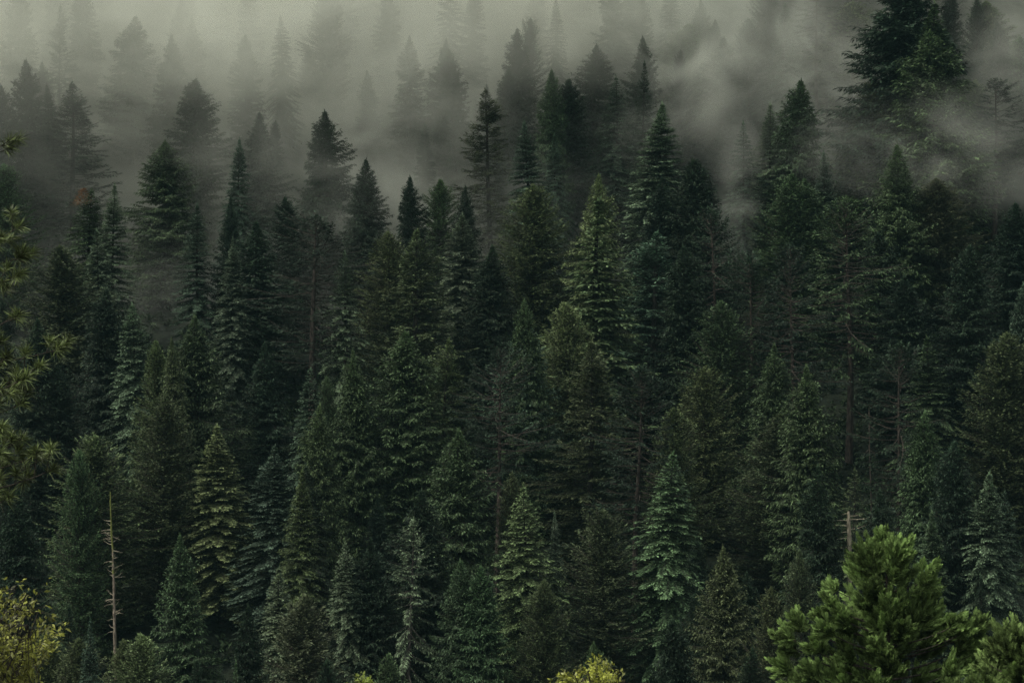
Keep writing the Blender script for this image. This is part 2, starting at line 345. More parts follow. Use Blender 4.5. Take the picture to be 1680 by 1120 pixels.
# ------------------------------------------------------------------ the trees one can tell apart (photo tip x, tip y, crown width px, style, tint, label)
TREES = [
 # misty top, left
 (215, 23, 105, 'bushy', 'dk', 'ghostly conifer standing highest in the thick mist at upper left'),
 (285, 55, 80, 'bushy', 'dk', 'very faint conifer just right of the ghostly highest one in the mist'),
 (45, 97, 75, 'bushy', 'dk', 'faint misty conifer at upper left, beyond the ragged dark crown'),
 (8, 138, 80, 'bushy', 'dk', 'faint conifer cut by the left picture edge in the mist'),
 (86, 137, 60, 'fir', 'dk', 'small faint pointed fir in mist, left of the ragged dark crown'),
 (121, 133, 150, 'open', 'dk', 'ragged dark conifer with upswept open branches against the mist at upper left'),
 (315, 128, 95, 'bushy', 'dk', 'misty conifer with a bulge low on its right, below the ghostly highest tree'),
 (268, 228, 140, 'bushy', 'gr', 'broad even green cone standing clear of the mist at upper left'),
 (383, 225, 62, 'fir', 'bl', 'small slim fir just left of a taller misty conifer'),
 (430, 182, 92, 'bushy', 'dk', 'misty conifer with rounded point, right neighbour of a small slim fir'),
 (537, 180, 112, 'bushy', 'dk', 'sharp symmetrical misty cone standing alone left of centre', 37),
 (143, 308, 120, 'fir', 'gr', 'tiered fir with a rust orange dying top'),
 (183, 300, 85, 'fir', 'pb', 'pale grey fir with bare spike, close behind the rust topped fir'),
 (375, 322, 62, 'bushy', 'dk', 'small dark pointed conifer in mist above the pale blue grey fir'),
 (328, 332, 95, 'fir', 'bl', 'grey green tiered fir leaning against the broad even green cone'),
 (483, 320, 100, 'soft', 'dk', 'faint rounded conifer in mist between two dark cones, left of centre'),
 (415, 362, 150, 'bushy', 'dk', 'very tall almost black conifer, darkest cone of the left half'),
 (511, 352, 150, 'pine', 'dk', 'tall pine with bare reddish lower trunk beside the almost black conifer'),
 (12, 268, 100, 'soft', 'gr', 'muted green cedar half cut by the left picture edge'),
 # misty top, middle
 (675, 57, 65, 'bushy', 'dk', 'pale ghost of a conifer in the mist beside a crisp dark tip'),
 (723, 64, 70, 'bushy', 'dk', 'slim conifer with crisp dark tip and mist round its foot'),
 (831, 113, 72, 'bushy', 'dk', 'short dark cone in mist behind the olive ragged spire'),
 (808, 144, 110, 'open', 'br', 'olive ragged spire with twiggy outline, misty, at upper centre'),
 (906, 112, 75, 'bushy', 'gr', 'green topped conifer, taller twin of a dark pair in mist'),
 (926, 127, 85, 'bushy', 'dk', 'dark narrow conifer, right twin of the green topped one'),
 (972, 72, 95, 'bushy', 'dk', 'faint broad conifer high in mist, upper centre'),
 (1053, 100, 72, 'open', 'dk', 'slim dark tree with knobbly spire, above the big tiered fir', 42),
 (1110, 38, 130, 'soft', 'ol', 'large pale conifer glowing in bright mist at upper right of centre'),
 (1013, 122, 80, 'fir', 'bl', 'faint tiered fir in mist, left of the knobbly spire'),
 (877, 197, 96, 'fir', 'bl', 'crisp dark tiered fir with neat cone, above the centre', 38),
 (917, 218, 70, 'fir', 'bl', 'greyer tiered fir just right of and behind the crisp neat one'),
 (1079, 167, 135, 'fir', 'pb', 'big dark tiered fir with many pale edged boughs, right of centre', 42),
 (598, 258, 85, 'bushy', 'dk', 'narrow misty conifer with a drift of fog at its left foot'),
 (676, 287, 68, 'bushy', 'dk', 'small crisp dark cone left of a fresh green round top'),
 (727, 293, 82, 'soft', 'gr', 'fresh green round topped conifer in front of mist, near centre'),
 (757, 303, 70, 'bushy', 'dk', 'dim conifer tucked behind the fresh green round top'),
 (983, 284, 110, 'bushy', 'yl', 'yellow tinged bushy top directly behind the pale green spire'),
 (974, 322, 235, 'spire', 'lg', 'tall pale green spire with shaggy drooping boughs, brightest tree at centre', 44),
 (765, 348, 95, 'fir', 'pb', 'blue grey tiered fir below the fresh green round top'),
 (872, 302, 125, 'soft', 'ol', 'wide bushy crown under the crisp neat tiered fir'),
 (1093, 288, 140, 'bushy', 'dk', 'broad dark conifer hiding the foot of the big tiered fir'),
 # misty top, right
 (1285, 5, 75, 'fir', 'bl', 'tall faint tiered fir reaching the top edge in thin mist'),
 (1400, 2, 130, 'soft', 'ol', 'conifer veiled by a bright wisp of fog at upper right'),
 (1470, -60, 240, 'bushy', 'dk', 'dark conifer running out of the top edge, left of the dense green cone', 58),
 (1520, 2, 160, 'fir', 'gr', 'shaggy fir close behind the dense green cone at upper right', 53),
 (1534, 48, 195, 'bushy', 'gr', 'dense deep green cone standing out of the mist at upper right', 50),
 (1632, 0, 110, 'soft', 'ol', 'pale olive conifer veiled in mist near the top right corner'),
 (1676, 60, 100, 'soft', 'gr', 'green conifer cut by the right picture edge, near the top'),
 (1296, 128, 125, 'bushy', 'gr', 'wide dark cone with pale left shoulder, right of centre near the mist', 41),
 (1258, 167, 95, 'fir', 'pb', 'dark tiered fir leaning on the wide cone with pale shoulder'),
 (1222, 196, 75, 'fir', 'bl', 'faint grey fir left of the dark tiered fir'),
 (1355, 246, 75, 'fir', 'bl', 'slender tiered fir with pale bough edges, right of the wide dark cone'),
 (1155, 257, 125, 'bushy', 'dk', 'sharp dark cone with a wisp of fog running down its right side', 40),
 (1286, 284, 120, 'soft', 'gr', 'lumpy green crown, left of a pair below the wide dark cone'),
 (1320, 291, 115, 'bushy', 'gr', 'lumpy green crown, right of a pair below the wide dark cone'),
 (1478, 234, 115, 'bushy', 'gr', 'green cone with a step in its outline below the foggy slope'),
 (1437, 128, 130, 'soft', 'ol', 'wide pale conifer half lost in fog, left of the dense green cone'),
 (1548, 290, 140, 'soft', 'br', 'bushy conifer with brownish tip at right under the drifting fog'),
 (1395, 323, 165, 'pine', 'gr', 'very tall tree with bare trunk showing below, right of centre', 46),
 (1632, 128, 95, 'pine', 'dk', 'misty pine with long bare trunk near the right edge', 33),
 (1184, 60, 95, 'bushy', 'dk', 'misty dark conifer above and left of the faint grey fir', 32),
 (1341, -50, 90, 'pine', 'dk', 'pine whose pale trunk shows at the top edge in mist'),
 (1230, 30, 85, 'soft', 'dk', 'dim conifer in mist just left of the tall faint fir at the top edge'),
 (1590, 130, 100, 'soft', 'ol', 'foggy rounded conifer right of and below the dense green cone'),
 # middle, left
 (110, 401, 150, 'soft', 'br', 'broad dull cedar below the rust topped fir'),
 (164, 374, 92, 'fir', 'pb', 'pale blue grey tiered fir in front of the rust topped fir'),
 (378, 386, 75, 'fir', 'pb', 'pale bluish fir peeping out left of the almost black conifer'),
 (236, 495, 105, 'fir', 'pb', 'frosted looking pale fir tip with fine tiers at left'),
 (262, 556, 85, 'soft', 'ol', 'slim olive cedar at the foot of the frosted looking fir'),
 (323, 515, 135, 'bushy', 'gr', 'green shaggy conifer between the frosted fir and the almost black conifer'),
 (297, 552, 90, 'bushy', 'ol', 'olive conifer pressed against the green shaggy one'),
 (512, 599, 85, 'fir', 'bl', 'small blue green fir under the bare reddish trunk'),
 (543, 616, 70, 'soft', 'gr', 'narrow green conifer beside the small blue green fir'),
 (513, 660, 105, 'bushy', 'ol', 'layered olive conifer in front of the small blue green fir'),
 (264, 644, 140, 'soft', 'br', 'tall brownish cedar, dull, with a rounded ragged top'),
 (365, 693, 120, 'fir', 'yl', 'bright yellow green tiered fir at lower left'),
 (162, 711, 170, 'soft', 'ol', 'large olive cedar standing behind the leaning mossy snag'),
 (134, 736, 90, 'soft', 'gr', 'small green top on the left flank of the large olive cedar'),
 (443, 728, 145, 'fir', 'bl', 'fluffy blue green fir, right neighbour of the bright yellow green fir'),
 (564, 409, 85, 'fir', 'pb', 'slim silvery fir with fog behind, left of centre'),
 (633, 378, 100, 'soft', 'ol', 'soft olive crown on the left of a large olive one'),
 (678, 373, 160, 'open', 'ol', 'large olive conifer with dark trunk showing through'),
 (591, 571, 100, 'bushy', 'gr', 'mid green cone right of the small blue green fir'),
 (680, 541, 170, 'bushy', 'gr', 'wide shaggy conifer with long sprays, left of centre'),
 (722, 552, 120, 'open', 'ol', 'olive conifer with spreading right boughs beside the wide shaggy one'),
 (868, 488, 90, 'bushy', 'gr', 'small conifer top behind the blue green cone at centre'),
 (862, 527, 130, 'bushy', 'bl', 'tall blue green cone left of the pale green spire'),
 (942, 494, 120, 'soft', 'yl', 'soft yellow green crown on the left flank of the pale green spire'),
 (967, 556, 165, 'open', 'br', 'big brown green conifer below the pale green spire', 37),
 (1065, 377, 155, 'open', 'bl', 'blue green open branched tree right of the pale green spire'),
 (1107, 666, 110, 'soft', 'ol', 'soft olive cone right of the big brown green conifer'),
 (740, 701, 150, 'bushy', 'gr', 'dark green broad cone near centre with twiggy top'),
 (800, 400, 120, 'bushy', 'dk', 'dim bushy conifer between the blue grey fir and the wide bushy crown'),
 (170, 470, 120, 'bushy', 'dk', 'deep shaded conifer under the pale blue grey fir'),
 (60, 520, 130, 'bushy', 'dk', 'dark conifer behind the needled pine branches at left'),
 (100, 600, 120, 'soft', 'dk', 'shaded brownish conifer right of the needled pine branches'),
 (440, 560, 130, 'bushy', 'dk', 'shaded conifer at the foot of the almost black conifer'),
 # middle, right
 (1190, 493, 135, 'soft', 'gr', 'round shouldered green cedar right of the thin yellow pole'),
 (1267, 562, 115, 'bushy', 'gr', 'shaggy green conifer right of the round shouldered cedar'),
 (1330, 597, 120, 'bushy', 'ol', 'light green conifer with pointed tip right of the shaggy green one'),
 (1270, 676, 150, 'soft', 'br', 'wide dull cedar in front of the shaggy green conifer'),
 (1155, 601, 120, 'soft', 'ol', 'olive cedar at the foot of the thin yellow pole'),
 (1583, 399, 115, 'bushy', 'dk', 'dark cone below the brownish tipped conifer at right'),
 (1530, 549, 110, 'fir', 'gr', 'green layered fir left of the broad tree on the right edge'),
 (1648, 544, 155, 'soft', 'ol', 'broad tall cedar by the right edge, halfway down'),
 (1508, 671, 110, 'bushy', 'gr', 'mid green conifer below the green layered fir'),
 (1440, 379, 120, 'bushy', 'dk', 'dark conifer close right of the very tall bare trunked tree'),
 (1673, 463, 90, 'bushy', 'bl', 'bluish conifer cut by the right edge, above the broad tall cedar'),
 (1660, 330, 130, 'bushy', 'dk', 'dim conifer at the right edge under the drifting fog'),
 (1240, 420, 120, 'pine', 'dk', 'shaded pine with bare trunk below the lumpy green pair'),
 (1300, 400, 110, 'pine', 'dk', 'second shaded bare trunked pine below the lumpy green pair'),
 (1130, 400, 130, 'bushy', 'dk', 'shaded conifer below the sharp dark cone'),
 (1490, 450, 130, 'bushy', 'dk', 'shaded bushy conifer right of the very tall bare trunked tree'),
 (1470, 560, 120, 'pine', 'dk', 'gloomy pine with bare thin trunk left of the green layered fir'),
 (1180, 340, 100, 'pine', 'dk', 'dim pine behind the sharp dark cone with its fog wisp'),
 (815, 560, 120, 'pine', 'dk', 'gloomy pine with reddish trunk left of the blue green cone'),
 (1040, 600, 130, 'pine', 'dk', 'gloomy pine between big brown green conifer and the olive cedar'),
 # bottom, left
 (303, 873, 115, 'bushy', 'gr', 'small green fine topped conifer below the bright yellow green fir'),
 (450, 926, 110, 'fir', 'pb', 'small pale tiered fir below the fluffy blue green fir'),
 (481, 766, 95, 'fir', 'ol', 'yellowish tiered fir squeezed right of the fluffy blue green one'),
 (513, 760, 95, 'fir', 'dk', 'dark bluish fir close behind the yellowish tiered fir, lower left of centre'),
 (570, 884, 90, 'fir', 'pb', 'pale grey green fir left of a very dark pointed conifer'),
 (509, 973, 150, 'soft', 'br', 'dull brown green cedar at the bottom, left of centre'),
 (224, 1036, 130, 'soft', 'yl', 'low olive cedar at the bottom, right of the leaning mossy snag'),
 (130, 1042, 115, 'soft', 'ol', 'olive young cedar at the bottom, left of the leaning mossy snag'),
 (83, 1030, 110, 'soft', 'ol', 'muted young cedar behind the yellow leaved oak'),
 (148, 1012, 72, 'fir', 'bl', 'little bluish fir just left of the leaning mossy snag'),
 (387, 1080, 70, 'fir', 'gr', 'little green fir tip at the bottom edge'),
 (20, 800, 130, 'bushy', 'dk', 'dark conifer under the needled pine branches at lower left'),
 (193, 1048, 100, 'soft', 'ol', 'low cedar at the foot of the leaning mossy snag'),
 # bottom, middle
 (608, 880, 115, 'bushy', 'dk', 'very dark pointed conifer at lower centre left'),
 (663, 847, 115, 'sparse', 'pb', 'sparse pale fir with its trunk showing, lower centre'),
 (845, 772, 85, 'soft', 'ol', 'narrow olive top behind the yellow tiered fir at lower centre'),
 (867, 791, 130, 'fir', 'yl', 'yellow green tiered fir, neat cone, lower centre'),
 (919, 834, 48, 'fir', 'pb', 'tiny slim blue grey fir right of the yellow tiered fir'),
 (979, 832, 140, 'soft', 'br', 'brown olive cedar at lower centre above the yellow oak'),
 (757, 916, 110, 'bushy', 'gr', 'bright green bushy conifer, left twin at the bottom centre'),
 (794, 925, 105, 'bushy', 'gr', 'bright green bushy conifer, right twin at the bottom centre'),
 (1077, 737, 150, 'fir', 'lg', 'large open tiered fir right of lower centre'),
 (897, 950, 115, 'soft', 'ol', 'olive cedar in front of the yellow tiered fir'),
 (649, 1069, 105, 'soft', 'gr', 'small soft cedar at the bottom edge below the sparse pale fir'),
 (1107, 1012, 115, 'bushy', 'dk', 'dark conifer right of the yellow oak at the bottom'),
 (990, 1052, 70, 'soft', 'gr', 'small cedar tip directly behind the yellow oak'),
 (540, 1080, 110, 'soft', 'dk', 'dark cedar at the bottom edge below the dull brown green one'),
 (398, 990, 120, 'bushy', 'dk', 'dark conifer behind the little green fir tip at the bottom edge'),
 (330, 1075, 100, 'bushy', 'dk', 'dark conifer at the bottom edge left of the little green tip'),
 (700, 800, 120, 'bushy', 'dk', 'shaded conifer behind the sparse pale fir'),
 # bottom, right
 (1190, 893, 120, 'bushy', 'ol', 'olive conifer left of the thin mossy pole at lower right'),
 (1320, 899, 75, 'soft', 'br', 'brown slim cedar right of the thin mossy pole'),
 (1263, 963, 110, 'soft', 'br', 'dull cedar left of the bright green feathery cedar'),
 (1397, 763, 95, 'sparse', 'br', 'half bare brownish conifer right behind the broken dead trunk', 25),
 (1534, 835, 85, 'fir', 'pb', 'slim pale fir right of the bright green feathery cedar'),
 (1607, 771, 120, 'fir', 'pb', 'tall frosted fir with spreading tiers at lower right'),
 (1648, 800, 90, 'fir', 'bl', 'bluish fir on the right flank of the tall frosted fir'),
 (1604, 942, 85, 'bushy', 'dk', 'small dark cone in front of the tall frosted fir'),
 (1225, 1060, 105, 'soft', 'dk', 'dark cedar at the bottom edge beside the bright green feathery cedar'),
 (1340, 760, 130, 'bushy', 'dk', 'shaded conifer left of the broken dead trunk'),
 (1450, 800, 130, 'bushy', 'dk', 'shaded conifer behind the bright green feathery cedar'),
 (1560, 720, 120, 'bushy', 'dk', 'shaded conifer above the slim pale fir at lower right'),
]
for t_ in TREES:
    plant_px(*t_[:6], h=(t_[6] if len(t_) > 6 else None))

# trees that fill the gaps between them, gap shade put into their needle colour
LAND = [('ragged dark conifer', 121, 200), ('ghostly highest conifer', 215, 80), ('broad even green cone', 268, 300), ('sharp symmetrical misty cone', 537, 240),
        ('rust topped fir', 143, 350), ('almost black conifer', 415, 480), ('bare trunked reddish pine', 511, 450), ('crisp dark misty tip', 723, 110),
        ('olive ragged spire', 808, 210), ('crisp neat tiered fir', 877, 250), ('big dark tiered fir', 1079, 240), ('fresh green round top', 727, 340),
        ('pale green spire', 974, 420), ('wide bushy crown', 872, 350), ('knobbly dark spire', 1053, 140), ('dense deep green cone', 1534, 120),
        ('wide cone with pale shoulder', 1296, 190), ('sharp dark cone', 1155, 330), ('brownish tipped conifer', 1548, 350), ('very tall bare trunked tree', 1395, 430),
        ('frosted fir tip', 236, 540), ('bright yellow green fir', 365, 760), ('large olive cedar', 162, 800), ('fluffy blue green fir', 443, 800),
        ('slim silvery fir', 564, 470), ('wide shaggy conifer', 680, 640), ('blue green cone', 862, 600), ('big brown green conifer', 967, 680),
        ('open blue green tree', 1065, 470), ('broad dark green cone', 740, 780), ('round shouldered cedar', 1190, 560), ('light green pointed conifer', 1330, 680),
        ('broad cedar by the edge', 1648, 640), ('green layered fir', 1530, 620), ('sparse pale fir', 663, 920), ('yellow tiered fir', 867, 870),
        ('large open tiered fir', 1077, 820), ('tall frosted fir', 1607, 860), ('broken dead trunk', 1392, 900), ('mossy leaning snag', 184, 930),
        ('green bushy twins', 775, 980), ('wide dull cedar', 1270, 760), ('brown olive cedar', 979, 920)]
_seen = set(p[4] for p in PLACED)
def filler_label(px, py, kind, misty):
    c = sorted(LAND, key=lambda l: (l[1] - px) ** 2 + (l[2] - py) ** 2)
    look = 'dim misty ' if misty else 'shaded '
    for l in c[:6]:
        dx, dy = px - l[1], py - l[2]
        if abs(dx) > 0.8 * abs(dy): side = 'right of' if dx > 0 else 'left of'
        else: side = 'below' if dy > 0 else 'above'
        for deg in ('just ', 'further '):
            if deg == 'just ' and math.hypot(dx, dy) > 170: continue
            s = f'{look}{kind} {deg}{side} the {l[0]}'
            if s not in _seen:
                _seen.add(s); return s
    for a in c[:5]:
        for b in c[:5]:
            s = f'{look}{kind} between the {a[0]} and the {b[0]}'
            if a is not b and s not in _seen:
                _seen.add(s); return s
    return f'{look}{kind} in the gap behind the {c[0][0]}'

_tries = 0; _fill = 0
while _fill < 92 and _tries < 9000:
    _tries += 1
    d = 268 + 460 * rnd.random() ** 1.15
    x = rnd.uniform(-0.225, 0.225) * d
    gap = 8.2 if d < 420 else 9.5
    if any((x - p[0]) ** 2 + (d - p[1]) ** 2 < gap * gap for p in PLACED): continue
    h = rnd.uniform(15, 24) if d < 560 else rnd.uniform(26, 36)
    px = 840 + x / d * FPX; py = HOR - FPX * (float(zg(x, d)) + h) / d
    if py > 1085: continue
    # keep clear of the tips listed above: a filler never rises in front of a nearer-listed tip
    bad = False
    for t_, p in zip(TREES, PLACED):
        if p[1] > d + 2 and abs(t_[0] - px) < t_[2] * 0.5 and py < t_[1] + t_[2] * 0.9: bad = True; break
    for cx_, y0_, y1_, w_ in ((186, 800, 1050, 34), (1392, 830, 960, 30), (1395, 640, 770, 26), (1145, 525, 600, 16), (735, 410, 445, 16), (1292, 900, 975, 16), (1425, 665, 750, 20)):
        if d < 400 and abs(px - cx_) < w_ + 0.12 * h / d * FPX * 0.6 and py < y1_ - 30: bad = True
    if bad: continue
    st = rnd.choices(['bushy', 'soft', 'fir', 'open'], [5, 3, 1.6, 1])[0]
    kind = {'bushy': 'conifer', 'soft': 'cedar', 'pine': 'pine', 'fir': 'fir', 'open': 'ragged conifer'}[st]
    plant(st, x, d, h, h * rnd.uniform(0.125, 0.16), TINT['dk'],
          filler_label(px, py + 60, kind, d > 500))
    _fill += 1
_far = 0; _tries = 0
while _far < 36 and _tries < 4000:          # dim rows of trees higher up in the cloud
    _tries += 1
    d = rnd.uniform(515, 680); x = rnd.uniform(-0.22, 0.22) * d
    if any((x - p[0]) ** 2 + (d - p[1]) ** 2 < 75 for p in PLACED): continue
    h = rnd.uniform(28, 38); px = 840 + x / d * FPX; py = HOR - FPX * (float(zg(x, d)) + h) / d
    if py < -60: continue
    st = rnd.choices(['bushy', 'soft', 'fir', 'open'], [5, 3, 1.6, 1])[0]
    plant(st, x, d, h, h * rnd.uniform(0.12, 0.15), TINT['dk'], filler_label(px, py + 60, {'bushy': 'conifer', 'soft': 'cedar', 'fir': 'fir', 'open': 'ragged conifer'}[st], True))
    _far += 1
print('far', _far, [(t_[0], t_[1], round(p[1])) for t_, p in zip(TREES, PLACED) if t_[1] < 330])
print('trees', len(PLACED), 'fill', _fill, 'tries', _tries)
# ------------------------------------------------------------------ ground
def build_ground():
    ys = np.concatenate([np.linspace(-60, 250, 40), np.linspace(255, 760, 130), np.linspace(770, 1600, 40)])
    xs = np.linspace(-520, 520, 150)
    X, Y = np.meshgrid(xs, ys); Z = zg(X, Y)
    Z = Z + rng.normal(0, 0.12, Z.shape)
    v = np.stack([X, Y, Z], -1).reshape(-1, 3)
    ny, nx = X.shape
    i = np.arange(ny * nx).reshape(ny, nx)
    f = np.stack([i[:-1, :-1], i[:-1, 1:], i[1:, 1:], i[1:, :-1]], -1).reshape(-1, 4)
    me = bpy.data.meshes.new('ground'); me.from_pydata(v.tolist(), [], f.tolist())
    for p in me.polygons: p.use_smooth = True
    m, t = nodes_of('forest_floor'); N = t.nodes.new; L = t.links.new
    out = N('ShaderNodeOutputMaterial'); p = N('ShaderNodeBsdfPrincipled'); p.inputs['Roughness'].default_value = 0.95
    p.inputs['Specular IOR Level'].default_value = 0.1
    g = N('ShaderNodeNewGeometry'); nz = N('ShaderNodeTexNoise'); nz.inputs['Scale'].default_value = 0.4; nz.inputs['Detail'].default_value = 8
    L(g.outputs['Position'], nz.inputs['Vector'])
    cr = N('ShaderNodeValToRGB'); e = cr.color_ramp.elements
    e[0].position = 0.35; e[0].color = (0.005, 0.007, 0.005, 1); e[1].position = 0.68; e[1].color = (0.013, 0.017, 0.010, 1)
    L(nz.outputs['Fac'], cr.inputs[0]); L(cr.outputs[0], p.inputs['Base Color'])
    b = N('ShaderNodeBump'); b.inputs['Strength'].default_value = 0.8; b.inputs['Distance'].default_value = 0.6
    L(nz.outputs['Fac'], b.inputs['Height']); L(b.outputs[0], p.inputs['Normal']); L(p.outputs[0], out.inputs['Surface'])
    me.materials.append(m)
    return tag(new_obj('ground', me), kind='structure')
build_ground()

def undergrowth():
    g = np.random.default_rng(77); n = 14000
    d = 258 + 250 * g.random(n) ** 1.2; x = g.uniform(-0.235, 0.235, n) * d
    K = 16; d = np.repeat(d, K); x = np.repeat(x, K); s = np.repeat(g.uniform(0.5, 2.2, n), K)
    a = g.uniform(0, 6.283, n * K); el = g.uniform(0.2, 1.2, n * K)
    p = np.stack([x + g.normal(0, 0.3, n * K) * s, d + g.normal(0, 0.3, n * K) * s, zg(x, d) - 0.1 + g.random(n * K) * 0.5 * s], -1)
    dr = np.stack([np.cos(a) * np.cos(el), np.sin(a) * np.cos(el), np.sin(el)], -1)
    c = cards(p, dr, g.normal(0, 0.4, (n * K, 3)) + np.array([0, 0, 1.0]), s * g.uniform(0.5, 1.0, n * K), s * 0.24, 0.25)
    tint = np.clip(np.repeat(g.normal(0.2, 0.1, n), K) + g.normal(0, 0.08, n * K), 0, 1)
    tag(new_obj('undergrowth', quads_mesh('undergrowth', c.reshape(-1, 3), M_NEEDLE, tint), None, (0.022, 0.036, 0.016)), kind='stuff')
undergrowth()

# ------------------------------------------------------------------ dead trunks and poles
def stick_tree(name, pts, rad, mat, limbs, label, x, y, z, cat='dead tree', group=None):
    root = bpy.data.objects.new(name, None); COL.objects.link(root); root.location = (x, y, z)
    tag(root, label, cat, group)
    tr = quads_mesh('trunk', tube_faces(pts, rad, 9), mat)
    for p in tr.polygons: p.use_smooth = True
    new_obj('trunk', tr, root)
    for lp, lr, lm in limbs:
        new_obj('branch', quads_mesh('branch', tube_faces(lp, lr, 4), lm), root)
    return root

def pole_px(name, tip, base, h, r0, r1, mat, label, limbs=(), lmat=None, wob=0.12, seed=1, cat='dead tree'):
    g = np.random.default_rng(seed); d = solve_depth(tip[0], tip[1], h)
    X = lambda px: (px - 840) / FPX * d
    Zp = lambda py: (HOR - py) / FPX * d
    x0, x1 = X(base[0]), X(tip[0]); zt = Zp(tip[1]); zb = min(Zp(base[1]), zt - 4)
    gz = float(zg(x0, d)) - 0.3
    H = zt - gz
    lean = (x1 - x0) / max(zt - zb, 1)
    n = 24
    zz = np.linspace(0, H, n)
    off = np.cumsum(g.normal(0, wob / 4, (n, 2)), axis=0)
    pts = np.stack([lean * (zz - (zb - gz)) + off[:, 0] - off[-1, 0], off[:, 1], zz], -1)
    rad = r0 + (r1 - r0) * (zz / H) + g.normal(0, r0 * 0.05, n); rad[-1] = r1 * 0.5
    ll = []
    for (ly, dxp, dyp, r) in limbs:         # pixel row on the trunk, reach in pixels
        z0 = Zp(ly) - gz
        i = np.interp(z0, zz, np.arange(n)); bx = np.interp(z0, zz, pts[:, 0])
        u = np.linspace(0, 1, 6)
        dx = dxp / FPX * d; dz = -dyp / FPX * d; dy_ = g.uniform(-0.8, 0.8) * abs(dx)
        lp = np.stack([bx + dx * u, dy_ * u, z0 + dz * u ** 2.0 + g.normal(0, 0.05, 6) * u], -1)
        ll.append((lp, r * (1 - 0.8 * u), lmat or mat))
    return stick_tree(name, pts, np.maximum(rad, 0.01), mat, ll, label, x0, d, gz, cat)

g0 = np.random.default_rng(42)
lim = []
for i in range(44):
    yy = g0.uniform(850, 1050)
    s = g0.choice([-1, 1]); lim.append((yy, s * g0.uniform(4, 18), g0.uniform(-10, 6), 0.055))
lim.append((878, -12, -6, 0.07))
pole_px('dead_tree', (181, 806), (189, 1062), 31, 0.30, 0.09, M_SNAG, 'leaning dead snag with yellow moss on top and a pale peeling foot', lim, M_DEAD, seed=3)
lim = [(852, 34, -4, .07), (853, -26, -2, .06), (868, 28, -8, .06), (872, -26, 2, .06), (882, -22, 6, .05), (890, 30, -8, .06), (897, -34, 10, .06),
       (899, 26, 2, .06), (918, 44, 14, .08), (930, 36, 4, .05), (933, -20, 8, .05), (862, -28, 0, .05), (908, -18, 5, .05), (945, 20, 4, .05), (842, -12, 2, .05), (846, 20, 0, .05)]
pole_px('dead_tree', (1392, 838), (1393, 960), 28, 0.42, 0.26, M_DEAD, 'broken pale dead trunk with thin bare branches at lower right', lim, M_DEAD, seed=5)
pole_px('dead_pole', (1144, 530), (1147, 610), 10, 0.16, 0.07, M_MOSSPOLE, 'thin yellow pole of a dead tree beside the round shouldered cedar', seed=7)
pole_px('dead_pole', (735, 416), (735, 450), 7, 0.16, 0.09, M_MOSSPOLE, 'short yellow dead tip above the large olive conifer', seed=8)
pole_px('dead_pole', (1292, 903), (1293, 975), 9, 0.15, 0.08, M_MOSSPOLE, 'thin mossy dead pole left of the brown slim cedar',
        [(g0.uniform(915, 975), g0.choice([-1, 1]) * g0.uniform(3, 8), g0.uniform(-3, 5), .04) for _ in range(14)], seed=9)
pole_px('dead_pole', (625, 850), (625, 895), 7, 0.10, 0.05, M_DEAD, 'thin bare dead pole between the dark pointed conifer and the sparse fir', seed=10)
pole_px('dead_pole', (1425, 668), (1427, 770), 22, 0.13, 0.07, M_REDBARK, 'grey bare dead pole right of the very tall tree with bare trunk',
        [(g0.uniform(690, 760), g0.choice([-1, 1]) * g0.uniform(8, 16), g0.uniform(4, 14), .05) for _ in range(6)], seed=11)

# rust-orange dying top of the tiered fir
M_RUST = foliage_mat('rust_needles', base=(0.13, 0.070, 0.032))
def rust_top():
    for o in bpy.data.objects:
        if o.get('label', '').startswith('tiered fir with a rust'):
            g = np.random.default_rng(4); P_, D_, N_ = [], [], []
            for i in range(420):
                a = g.uniform(0, 6.28); z = g.uniform(31.2, 34.3); r = (34.6 - z) * 0.42 * g.uniform(0.2, 1.1)
                P_.append((r * math.cos(a), r * math.sin(a), z)); D_.append((math.cos(a), math.sin(a), 0.35)); N_.append((g.normal(0, .3), g.normal(0, .3), 1))
            c = cards(np.array(P_), np.array(D_), np.array(N_), g.uniform(.35, .6, 420), 0.18, 0.1)
            new_obj('dead_top', quads_mesh('dead_top', c.reshape(-1, 3), M_RUST, g.uniform(0.2, 0.7, 420)), o)['label'] = 'rust orange dying top'
rust_top()

# ------------------------------------------------------------------ near trees
M_CEDAR = foliage_mat('cedar_fans', trans=0.20, rough=0.75, spec=0.08)
M_OAK = foliage_mat('oak_leaves', trans=0.40, rough=0.45, spec=0.4)
M_PINE = foliage_mat('long_needles', trans=0.12, rough=0.5, spec=0.3)
M_TWIG = wood_mat('twig_bark', (0.012, 0.011, 0.010), (0.055, 0.045, 0.036), scale=6)

